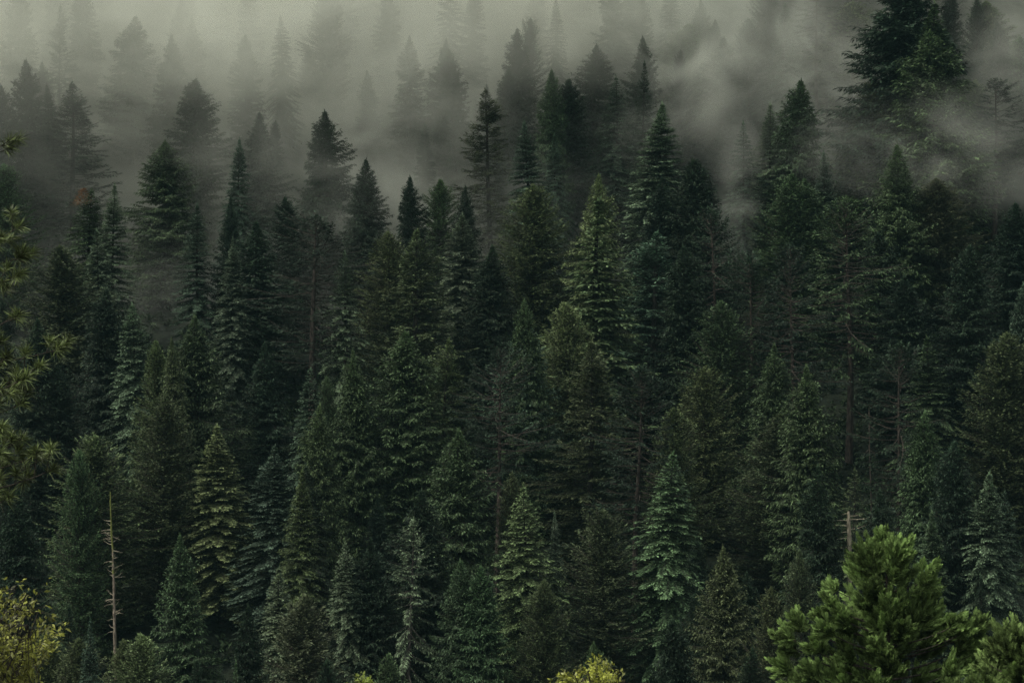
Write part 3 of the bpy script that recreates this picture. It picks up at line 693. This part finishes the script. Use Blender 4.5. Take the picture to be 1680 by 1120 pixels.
def near_cedar(lobes, trunk_px, d, label, color, seed, fans=150):
    """Feathery cedar: lobes = (px, py, radius px) of its plumes, each with a limb from the trunk."""
    g = np.random.default_rng(seed)
    X = lambda px: (px - 840) / FPX * d
    Zp = lambda py: (HOR - py) / FPX * d
    x0 = X(trunk_px[0]); gz = float(zg(x0, d)) - 0.2; H = Zp(trunk_px[1]) - gz
    root = bpy.data.objects.new('cedar_tree', None); COL.objects.link(root); root.location = (x0, d, gz)
    tag(root, label, 'cedar', 'feathery cedars close by')
    zz = np.linspace(0, H - 0.15, 14)
    wood = [tube_faces(np.stack([0.04 * np.sin(zz), 0.05 * np.sin(zz * 1.3), zz], -1), 0.26 * (1 - zz / H) ** 0.9 + 0.012, 8)]
    cs = []
    for px, py, r in lobes:
        cs.append((np.array([X(px) - x0, g.uniform(-1.0, 0.6) * 1.0, Zp(py) - gz]), r / FPX * d * g.uniform(0.75, 1.0)))
    for py in range(int(trunk_px[1]) + 50, 1125, 30):             # plumes in front of the trunk
        cs.append((np.array([g.normal(0, 0.35), -0.55 - 0.004 * (py - 900), Zp(py) - gz]), g.uniform(0.55, 0.8)))
    # the crown goes on all round and down below the picture
    for i in range(34):
        z = H * g.uniform(0.25, 0.97); rr = 0.20 + (H - z) * 0.42 * (0.75 if z > H * .55 else .55)
        a = g.uniform(0, 6.28)
        p = np.array([rr * math.cos(a), rr * math.sin(a), z])
        if p[1] < -0.4 and z > H - 6.6: continue
        cs.append((p, g.uniform(0.7, 1.15)))
    V, T = [], []
    lobe_age = lambda c: 0.07 * math.sin(2.3 * c[0] + 1.7 * c[2] + seed) + g.normal(0, 0.06)
    for c, r in cs:
        la_ = lobe_age(c)
        zs = max(0.4, min(H - 0.4, c[2] - 0.35 * np.hypot(c[0], c[1])))
        u = np.linspace(0, 1, 7)[:, None]
        s0 = np.array([0, 0, zs]); mid = (s0 + c) / 2 + np.array([0, 0, -0.12 * np.linalg.norm(c - s0)])
        lp = (1 - u) ** 2 * s0 + 2 * u * (1 - u) * mid + u ** 2 * c
        wood.append(tube_faces(lp, (0.055 * (1 - 0.75 * u[:, 0])) * (0.6 + 0.5 * min(r, 1.2)), 5))
        out = c - np.array([0, 0, c[2] - 0.9]); out = out / (np.linalg.norm(out) + 1e-6)
        npl = int(6 + 10 * r * r * fans / 150)
        for _ in range(npl):                    # plumes: a curved shoot set with flat fans, shorter towards the tip
            q = g.normal(0, 1, 3); q /= np.linalg.norm(q)
            ax = q * 0.75 + out * 0.75 + np.array([0, 0, 0.45]); ax /= np.linalg.norm(ax)
            LP = r * g.uniform(0.55, 1.65); st = c + q * r * 0.42 - ax * LP * 0.55
            wood.append(tube_faces(np.stack([st, st + ax * LP * 0.5 + np.array([0, 0, -0.02]), st + ax * LP * 0.92]), np.array([0.014, 0.010, 0.005]), 3))
            n = int(16 + 26 * LP)
            tt = g.random(n) ** 0.8
            base = st + ax * (LP * tt)[:, None] + g.normal(0, 0.045, (n, 3))
            sd_ = g.normal(0, 1, (n, 3)); sd_ -= (sd_ @ ax)[:, None] * ax; sd_ /= np.linalg.norm(sd_, axis=1)[:, None]
            dirs = ax * (0.85 + 0.5 * tt)[:, None] + sd_ * (0.60 - 0.45 * tt)[:, None] + np.array([0, 0, 0.12])
            dirs /= np.linalg.norm(dirs, axis=1)[:, None]
            side = np.cross(dirs, g.normal(0, 0.6, (n, 3)) + np.array([0, -0.4, 0.8])); side /= np.linalg.norm(side, axis=1)[:, None]
            nr = np.cross(side, dirs)
            L_ = g.uniform(0.22, 0.44, n) * (1.10 - 0.55 * tt)
            age = np.clip(0.10 + la_ + 0.22 * tt ** 2 + 0.08 * g.normal() + 0.13 * g.normal(size=n), 0, 1)
            K = 6
            for k in range(K):
                f = (k + 0.3) / K
                for sgn in (-1, 1):
                    bdir = dirs * (0.75 + 0.25 * f) + side * (sgn * 0.55 * (1 - 0.5 * f)) + g.normal(0, 0.08, (n, 3))
                    bl = L_ * (0.55 * (1 - f) ** 0.7 + 0.16) * g.uniform(0.8, 1.2, n)
                    V.append(cards(base + dirs * (L_ * f)[:, None], bdir, nr + g.normal(0, 0.25, (n, 3)), bl, bl * 0.14 + 0.012, 0.05))
                    T.append(np.clip(age + 0.12 * f + 0.07 * g.normal(size=n), 0, 1))
            V.append(cards(base - dirs * 0.06, dirs, nr, L_ * 1.2, 0.028, 0.0)); T.append(age)
    tr = quads_mesh('trunk', np.concatenate(wood), M_TWIG)
    for p in tr.polygons: p.use_smooth = True
    new_obj('trunk', tr, root)
    new_obj('crown', quads_mesh('crown', np.concatenate(V).reshape(-1, 3), M_CEDAR, np.concatenate(T)), root, color)
    return root

LOBES = [(1452, 882, 22), (1436, 905, 26), (1478, 908, 30), (1460, 925, 26), (1488, 938, 34), (1515, 948, 34), (1522, 975, 30), (1450, 950, 34), (1418, 962, 34),
         (1368, 940, 18), (1358, 965, 26), (1345, 985, 28), (1378, 985, 30), (1400, 995, 26), (1470, 985, 44), (1508, 1005, 44), (1538, 1015, 36), (1552, 1040, 34),
         (1440, 1020, 40), (1392, 1030, 36), (1352, 1030, 30), (1312, 1025, 26), (1288, 1042, 26), (1300, 1062, 26), (1340, 1060, 32), (1383, 1070, 36),
         (1430, 1068, 40), (1480, 1055, 44), (1525, 1065, 40), (1578, 1030, 26), (1600, 1030, 30), (1585, 1058, 38), (1560, 1020, 28), (1612, 1060, 26), (1290, 1095, 30), (1330, 1100, 36), (1375, 1110, 36), (1420, 1115, 38),
         (1470, 1105, 42), (1515, 1110, 38), (1560, 1095, 34), (1310, 1125, 36), (1590, 1090, 34)]
LOBES = [(px, py + (26 if px < 1432 and py < 1000 else 0), r * (0.85 if px < 1432 and py < 1000 else 1)) for px, py, r in LOBES]
near_cedar(LOBES, (1456, 858), 95.0, 'bright green feathery cedar with lobed plumes, large, at lower right', (0.092, 0.136, 0.042), 21)
LOBES2 = [(1660, 1024, 30), (1638, 1048, 28), (1680, 1050, 40), (1620, 1075, 30), (1655, 1080, 36), (1605, 1105, 30), (1640, 1112, 34), (1690, 1095, 40), (1580, 1118, 26), (1550, 1112, 22)]
LOBES2 = [(px + 8, py + 18, r) for px, py, r in LOBES2]
near_cedar(LOBES2, (1676, 1028), 84.0, 'lighter feathery cedar cut off by the bottom right corner', (0.098, 0.138, 0.044), 22)

def near_oak(cx, cy, r_px, d, label, color, seed, sq=(1.0, 1.0), n_twig=230, group='yellow leaved oaks'):
    g = np.random.default_rng(seed)
    X = (cx - 840) / FPX * d; Zc = (HOR - cy) / FPX * d; r = r_px / FPX * d
    gz = float(zg(X, d)) - 0.1; c = np.array([0, 0, Zc - gz])
    root = bpy.data.objects.new('oak_tree', None); COL.objects.link(root); root.location = (X, d, gz)
    tag(root, label, 'oak', group)
    fork = c - np.array([0, 0, r * 1.0]); zz = np.linspace(0, fork[2], 8)
    wood = [tube_faces(np.stack([0.05 * np.sin(zz), 0 * zz, zz], -1), np.linspace(0.16, 0.09, 8), 8)]
    V, T = [], []
    limbs = []
    for i in range(16):
        q = g.normal(0, 1, 3); q[2] = abs(q[2]) * 0.9 + 0.05; q /= np.linalg.norm(q)
        e = c + q * r * 0.72 * np.array([sq[0], 1, sq[1]])
        u = np.linspace(0, 1, 7)[:, None]; m = (fork + e) / 2 + g.normal(0, 0.12 * r, 3)
        lp = (1 - u) ** 2 * fork + 2 * u * (1 - u) * m + u ** 2 * e
        limbs.append(lp); wood.append(tube_faces(lp, 0.045 * (1 - 0.7 * u[:, 0]), 5))
    for i in range(n_twig):
        q = g.normal(0, 1, 3); q /= np.linalg.norm(q); 
        lump = 0.80 + 0.16 * math.sin(3 * q[0] * 2 + seed) + 0.16 * math.sin(5 * q[2] + 2 * q[1] + seed * 2) + g.normal(0, 0.05)
        tip = c + q * r * lump * g.random() ** 0.22 * (1.28 if g.random() < 0.07 else 1.0) * np.array([sq[0], 1, sq[1]])
        lp = limbs[g.integers(0, 16)] if i % 3 == 0 else min(limbs, key=lambda l: np.linalg.norm(l[-1] - tip))
        s0 = lp[g.integers(3, 7)]
        u = np.linspace(0, 1, 5)[:, None]; m = (s0 + tip) / 2 + g.normal(0, 0.06 * r, 3)
        tp = (1 - u) ** 2 * s0 + 2 * u * (1 - u) * m + u ** 2 * tip
        wood.append(tube_faces(tp, 0.012 * (1 - 0.7 * u[:, 0]), 3))
        nl = g.integers(16, 30); dirn = tip - s0; dirn /= np.linalg.norm(dirn) + 1e-6
        fr = g.uniform(0.45, 1.04, nl)[:, None]
        P_ = (1 - fr) ** 2 * s0 + 2 * fr * (1 - fr) * m + fr ** 2 * tip + g.normal(0, 0.05, (nl, 3))
        D_ = dirn + g.normal(0, 0.65, (nl, 3)); N_ = np.array([0, -0.2, 0.8]) + g.normal(0, 0.5, (nl, 3))
        ln = g.uniform(0.09, 0.18, nl)
        V.append(cards(P_, D_, N_, ln, ln * 0.42, 0.15)); T.append(np.clip(0.2 + 0.1 * g.normal() + 0.12 * g.normal(size=nl), 0, 1))
    tr = quads_mesh('trunk', np.concatenate(wood), M_TWIG); new_obj('trunk', tr, root)
    new_obj('crown', quads_mesh('crown', np.concatenate(V).reshape(-1, 3), M_OAK, np.concatenate(T)), root, color)

near_oak(-32, 1085, 180, 58.0, 'yellow leaved oak bush growing in at the lower left corner', (0.185, 0.19, 0.034), 31, sq=(0.95, 1.05), n_twig=400)
near_oak(978, 1146, 84, 66.0, 'rounded yellow oak top at the bottom edge, right of centre', (0.22, 0.23, 0.038), 32, n_twig=300)
near_oak(593, 1142, 34, 66.0, 'tiny yellow green oak tip at the bottom edge, left of centre', (0.13, 0.16, 0.03), 33, n_twig=60)

def near_pine(d, seed):
    g = np.random.default_rng(seed)
    X = lambda px: (px - 840) / FPX * d
    Zp = lambda py: (HOR - py) / FPX * d
    x0 = X(-190); gz = float(zg(x0, d)) - 0.2; H = Zp(40) - gz
    root = bpy.data.objects.new('pine_tree', None); COL.objects.link(root); root.location = (x0, d, gz)
    tag(root, 'close pine with long needle tufts on branches reaching in at the left edge', 'pine')
    zz = np.linspace(0, H, 16)
    wood = [tube_faces(np.stack([0.05 * np.sin(zz), 0.05 * np.cos(zz), zz], -1), 0.26 * (1 - zz / H) ** 0.8 + 0.02, 9)]
    V, T = [], []
    tips = [(6, 225, -40), (36, 372, -60), (52, 415, -70), (38, 448, -40), (30, 520, -60), (90, 572, -130), (70, 600, -110), (55, 618, -90), (22, 640, -60), (40, 660, -50),
            (66, 752, -100), (95, 768, -120), (45, 780, -80), (20, 812, -60), (14, 700, -40), (8, 560, -30), (5, 470, -20), (8, 740, -40), (64, 745, -60), (5, 390, -30), (2, 600, 0), (24, 722, -50)]
    for (px, py, bx) in tips:
        tip = np.array([X(px) - x0, g.uniform(-0.7, 0.7), Zp(py) - gz])
        s0 = np.array([0, 0, tip[2] - g.uniform(0.2, 1.1)])
        m = (s0 + tip) / 2 + np.array([0.2, g.normal(0, 0.15), -0.35])
        u = np.linspace(0, 1, 9)[:, None]
        lp = (1 - u) ** 2 * s0 + 2 * u * (1 - u) * m + u ** 2 * tip
        wood.append(tube_faces(lp, 0.020 * (1 - 0.72 * u[:, 0]) + 0.003, 5))
        ends = [(tip, lp[-1] - lp[-2])]
        for k in range(3):
            f = g.uniform(0.66, 0.97); b = (1 - f) ** 2 * s0 + 2 * f * (1 - f) * m + f ** 2 * tip
            tdir = tip - m; tdir /= np.linalg.norm(tdir)
            e = b + tdir * g.uniform(0.1, 0.3) + g.normal(0, 0.13, 3) + np.array([0, 0, 0.12])
            wood.append(tube_faces(np.stack([b, (b + e) / 2 + np.array([0, 0, -0.03]), e]), np.array([0.012, 0.009, 0.006]), 4))
            ends.append((e, e - b))
        for e, dr in ends:
            dr = dr / (np.linalg.norm(dr) + 1e-6) + np.array([0, 0, 0.25]); dr /= np.linalg.norm(dr)
            n = 85
            q = g.normal(0, 1, (n, 3)); q /= np.linalg.norm(q, axis=1)[:, None]
            D_ = dr * 0.62 + q * 0.80; D_[:, 2] += 0.05
            P_ = e - dr * (g.random((n, 1)) ** 1.5 * 0.16)
            ln = g.uniform(0.18, 0.33, n)
            V.append(cards(P_, D_, g.normal(0, 1, (n, 3)), ln, 0.0175, 0.12)); T.append(np.clip(0.22 + 0.22 * g.normal(size=n) + 0.1 * g.normal(), 0, 1))
    tr = quads_mesh('trunk', np.concatenate(wood), M_TWIG); new_obj('trunk', tr, root)
    new_obj('crown', quads_mesh('crown', np.concatenate(V).reshape(-1, 3), M_PINE, np.concatenate(T)), root, (0.072, 0.092, 0.030))
near_pine(48.0, 41)

# ------------------------------------------------------------------ air: thin even haze, fog bank, wisps
def box_mesh(name, a, b):
    (x0, y0, z0), (x1, y1, z1) = a, b
    v = [(x0, y0, z0), (x1, y0, z0), (x1, y1, z0), (x0, y1, z0), (x0, y0, z1), (x1, y0, z1), (x1, y1, z1), (x0, y1, z1)]
    f = [(0, 3, 2, 1), (4, 5, 6, 7), (0, 1, 5, 4), (1, 2, 6, 5), (2, 3, 7, 6), (3, 0, 4, 7)]
    me = bpy.data.meshes.new(name); me.from_pydata(v, [], f); return me

HAZE_DENSITY = 0.00020
m, t = nodes_of('haze_air'); out = t.nodes.new('ShaderNodeOutputMaterial'); pv = t.nodes.new('ShaderNodeVolumePrincipled')
pv.inputs['Color'].default_value = (0.055, 0.100, 0.108, 1); pv.inputs['Density'].default_value = HAZE_DENSITY
t.links.new(pv.outputs[0], out.inputs['Volume'])
me = box_mesh('haze', (-560, -70, -90), (560, 1640, 860)); me.materials.append(m)
tag(new_obj('haze', me), kind='stuff')

class G:
    """Small builder for node arithmetic."""
    def __init__(s, t): s.t = t
    def m(s, op, *a):
        n = s.t.nodes.new('ShaderNodeMath'); n.operation = op
        for i, v in enumerate(a):
            if isinstance(v, (int, float)): n.inputs[i].default_value = v
            else: s.t.links.new(v, n.inputs[i])
        return n.outputs[0]
    def ss(s, v, lo, hi, a=0.0, b=1.0):
        n = s.t.nodes.new('ShaderNodeMapRange'); n.interpolation_type = 'SMOOTHSTEP'
        s.t.links.new(v, n.inputs[0])
        for i, q in zip((1, 2, 3, 4), (lo, hi, a, b)): n.inputs[i].default_value = q
        return n.outputs[0]
    def noise(s, vec, scale, detail=4, rough=0.55, dist=0.0):
        n = s.t.nodes.new('ShaderNodeTexNoise'); n.inputs['Scale'].default_value = scale; n.inputs['Detail'].default_value = detail
        n.inputs['Roughness'].default_value = rough; n.inputs['Distortion'].default_value = dist
        s.t.links.new(vec, n.inputs['Vector']); return n.outputs['Fac']

FOG_COL = (0.94, 0.94, 0.85, 1)
def fog_bank():
    ys = np.concatenate([np.arange(385, 640, 15), np.arange(640, 1001, 40)]); xs = np.linspace(-260, 260, 27)
    X, Y = np.meshgrid(xs, ys); lo = zg(X, Y) - 3.0; hi = zg(X, Y) + np.interp(Y, [385, 440, 520], [30, 60, 110])
    ny, nx = X.shape; n = ny * nx
    v = np.concatenate([np.stack([X, Y, lo], -1).reshape(-1, 3), np.stack([X, Y, hi], -1).reshape(-1, 3)])
    i = np.arange(n).reshape(ny, nx)
    q = lambda a, b, c, d: np.stack([a, b, c, d], -1).reshape(-1, 4)
    f = [q(i[:-1, :-1], i[1:, :-1], i[1:, 1:], i[:-1, 1:]), q(i[:-1, :-1], i[:-1, 1:], i[1:, 1:], i[1:, :-1]) + n,
         q(i[0, :-1], i[0, 1:], i[0, 1:] + n, i[0, :-1] + n), q(i[-1, 1:], i[-1, :-1], i[-1, :-1] + n, i[-1, 1:] + n),
         q(i[1:, 0], i[:-1, 0], i[:-1, 0] + n, i[1:, 0] + n), q(i[:-1, -1], i[1:, -1], i[1:, -1] + n, i[:-1, -1] + n)]
    me = bpy.data.meshes.new('fog_bank'); me.from_pydata(v.tolist(), [], np.concatenate(f).tolist())
    m, t = nodes_of('fog'); g = G(t); N = t.nodes.new; L = t.links.new
    out = N('ShaderNodeOutputMaterial'); pv = N('ShaderNodeVolumePrincipled'); pv.inputs['Color'].default_value = FOG_COL
    pv.inputs['Anisotropy'].default_value = 0.1
    geo = N('ShaderNodeNewGeometry'); sep = N('ShaderNodeSeparateXYZ'); L(geo.outputs['Position'], sep.inputs[0])
    x, y, z = sep.outputs
    dy = g.m('MINIMUM', g.m('SUBTRACT', y, 280.0), 330.0)
    far = g.m('MULTIPLY', g.m('MAXIMUM', g.m('SUBTRACT', y, 610.0), 0.0), 0.64)
    ground = g.m('ADD', g.m('ADD', g.m('ADD', g.m('MULTIPLY', g.m('MULTIPLY', dy, dy), 0.000517), g.m('MULTIPLY', dy, 0.30)), -70.0), far)
    hg = g.m('SUBTRACT', z, ground)
    yy = g.m('SUBTRACT', y, g.m('MAXIMUM', g.m('MINIMUM', g.m('MULTIPLY', x, 0.8), 60.0), -10.0))
    mpb = N('ShaderNodeMapping'); mpb.inputs['Scale'].default_value = (0.8, 0.8, 1.35); mpb.inputs['Rotation'].default_value = (0, R(-20), 0); L(geo.outputs['Position'], mpb.inputs[0])
    nz = g.noise(mpb.outputs[0], 0.026, 6, 0.62, 1.2)
    nn = g.ss(nz, 0.40, 0.70, 0.12, 1.25)
    side = g.ss(x, 80.0, 0.0, 0.42, 1.0)                      # thicker over the left of the slope
    gx_ = g.m('DIVIDE', g.m('SUBTRACT', x, 80.0), 15.0)        # a clear gap in the bank over the right of the slope
    side = g.m('MULTIPLY', side, g.m('SUBTRACT', 1.0, g.m('MULTIPLY', g.m('EXPONENT', g.m('MULTIPLY', g.m('MULTIPLY', gx_, gx_), -1.0)), 0.85)))
    low = g.m('MULTIPLY', g.ss(hg, 30.0, 5.0), g.ss(yy, 438.0, 510.0))
    cloud = g.m('MULTIPLY', g.ss(g.m('ADD', z, g.m('MULTIPLY', x, -0.22)), 44.0, 92.0), g.ss(yy, 440.0, 500.0))
    d1 = g.m('MULTIPLY', g.m('MULTIPLY', low, side), g.m('MULTIPLY', nn, 0.0135))
    d2 = g.m('MULTIPLY', g.m('MULTIPLY', cloud, side), g.m('ADD', g.m('MULTIPLY', nn, 0.028), 0.004))
    L(g.m('ADD', d1, d2), pv.inputs['Density']); L(pv.outputs[0], out.inputs['Volume'])
    me.materials.append(m); m.cycles.volume_sampling = 'MULTIPLE_IMPORTANCE'
    try: m.cycles.volume_step_rate = 0.35
    except Exception: pass
    tag(new_obj('fog_bank', me), 'thick grey fog bank lying over the upper slope', None, kind='stuff')
fog_bank()

m, t = nodes_of('fog_wisp'); g = G(t); N = t.nodes.new; L = t.links.new
out = N('ShaderNodeOutputMaterial'); pv = N('ShaderNodeVolumePrincipled'); pv.inputs['Color'].default_value = FOG_COL
tc = N('ShaderNodeTexCoord'); ln = N('ShaderNodeVectorMath'); ln.operation = 'LENGTH'; L(tc.outputs['Object'], ln.inputs[0])
geo = N('ShaderNodeNewGeometry'); mpw = N('ShaderNodeMapping'); mpw.inputs['Scale'].default_value = (0.95, 0.95, 1.15); mpw.inputs['Rotation'].default_value = (0, R(50), 0); L(geo.outputs['Position'], mpw.inputs[0])
nzs = g.noise(mpw.outputs[0], 0.075, 5, 0.60, 0.8)
fall = g.ss(ln.outputs['Value'], 1.0, 0.1)
oi = N('ShaderNodeObjectInfo'); sp = N('ShaderNodeSeparateColor'); L(oi.outputs['Color'], sp.inputs[0])
L(g.m('MULTIPLY', g.m('MULTIPLY', g.m('MULTIPLY', fall, g.ss(nzs, 0.36, 0.70)), sp.outputs[0]), 0.1), pv.inputs['Density'])
L(pv.outputs[0], out.inputs['Volume'])
M_WISP = m
try: m.cycles.volume_step_rate = 0.5
except Exception: pass
import bmesh
bm = bmesh.new(); bmesh.ops.create_icosphere(bm, subdivisions=2, radius=1.06); ICO = bpy.data.meshes.new('fog_wisp'); bm.to_mesh(ICO); bm.free()
ICO.materials.append(M_WISP)
def wisp(px, py, d, rx, rz, ry, dens, rot=0.0):
    o = new_obj('fog_wisp', ICO, None, (dens, dens, dens))
    o.location = ((px - 840) / FPX * d, d, (HOR - py) / FPX * d)
    o.scale = (rx / FPX * d, ry, rz / FPX * d); o.rotation_euler = (0, R(rot), 0)
    tag(o, kind='stuff')
WISPS = [(1375, 120, 520, 170, 190, 24, 0.30, 15), (1600, 250, 462, 230, 120, 26, 0.17, 25), (1660, 110, 500, 130, 180, 24, 0.24, 0), (1205, 320, 456, 60, 190, 14, 0.22, 5),
         (830, 310, 484, 150, 110, 15, 0.18, -10), (1110, 50, 520, 220, 150, 26, 0.34, 0), (600, 330, 460, 150, 130, 16, 0.20, 0),
         (760, 130, 495, 190, 160, 20, 0.16, 0), (1230, 80, 515, 260, 190, 30, 0.22, 0), (1330, 230, 490, 190, 130, 20, 0.16, 0), (960, 60, 515, 200, 140, 22, 0.22, 0),
         (1150, 165, 503, 150, 140, 18, 0.30, 0), (1060, 215, 492, 110, 90, 14, 0.14, 0), (640, 235, 490, 210, 130, 20, 0.26, 0), (470, 130, 508, 230, 130, 22, 0.20, 0), (1440, 270, 465, 210, 80, 16, 0.14, 10), (430, 260, 470, 200, 120, 18, 0.16, 0)]
for w_ in WISPS: wisp(*w_)
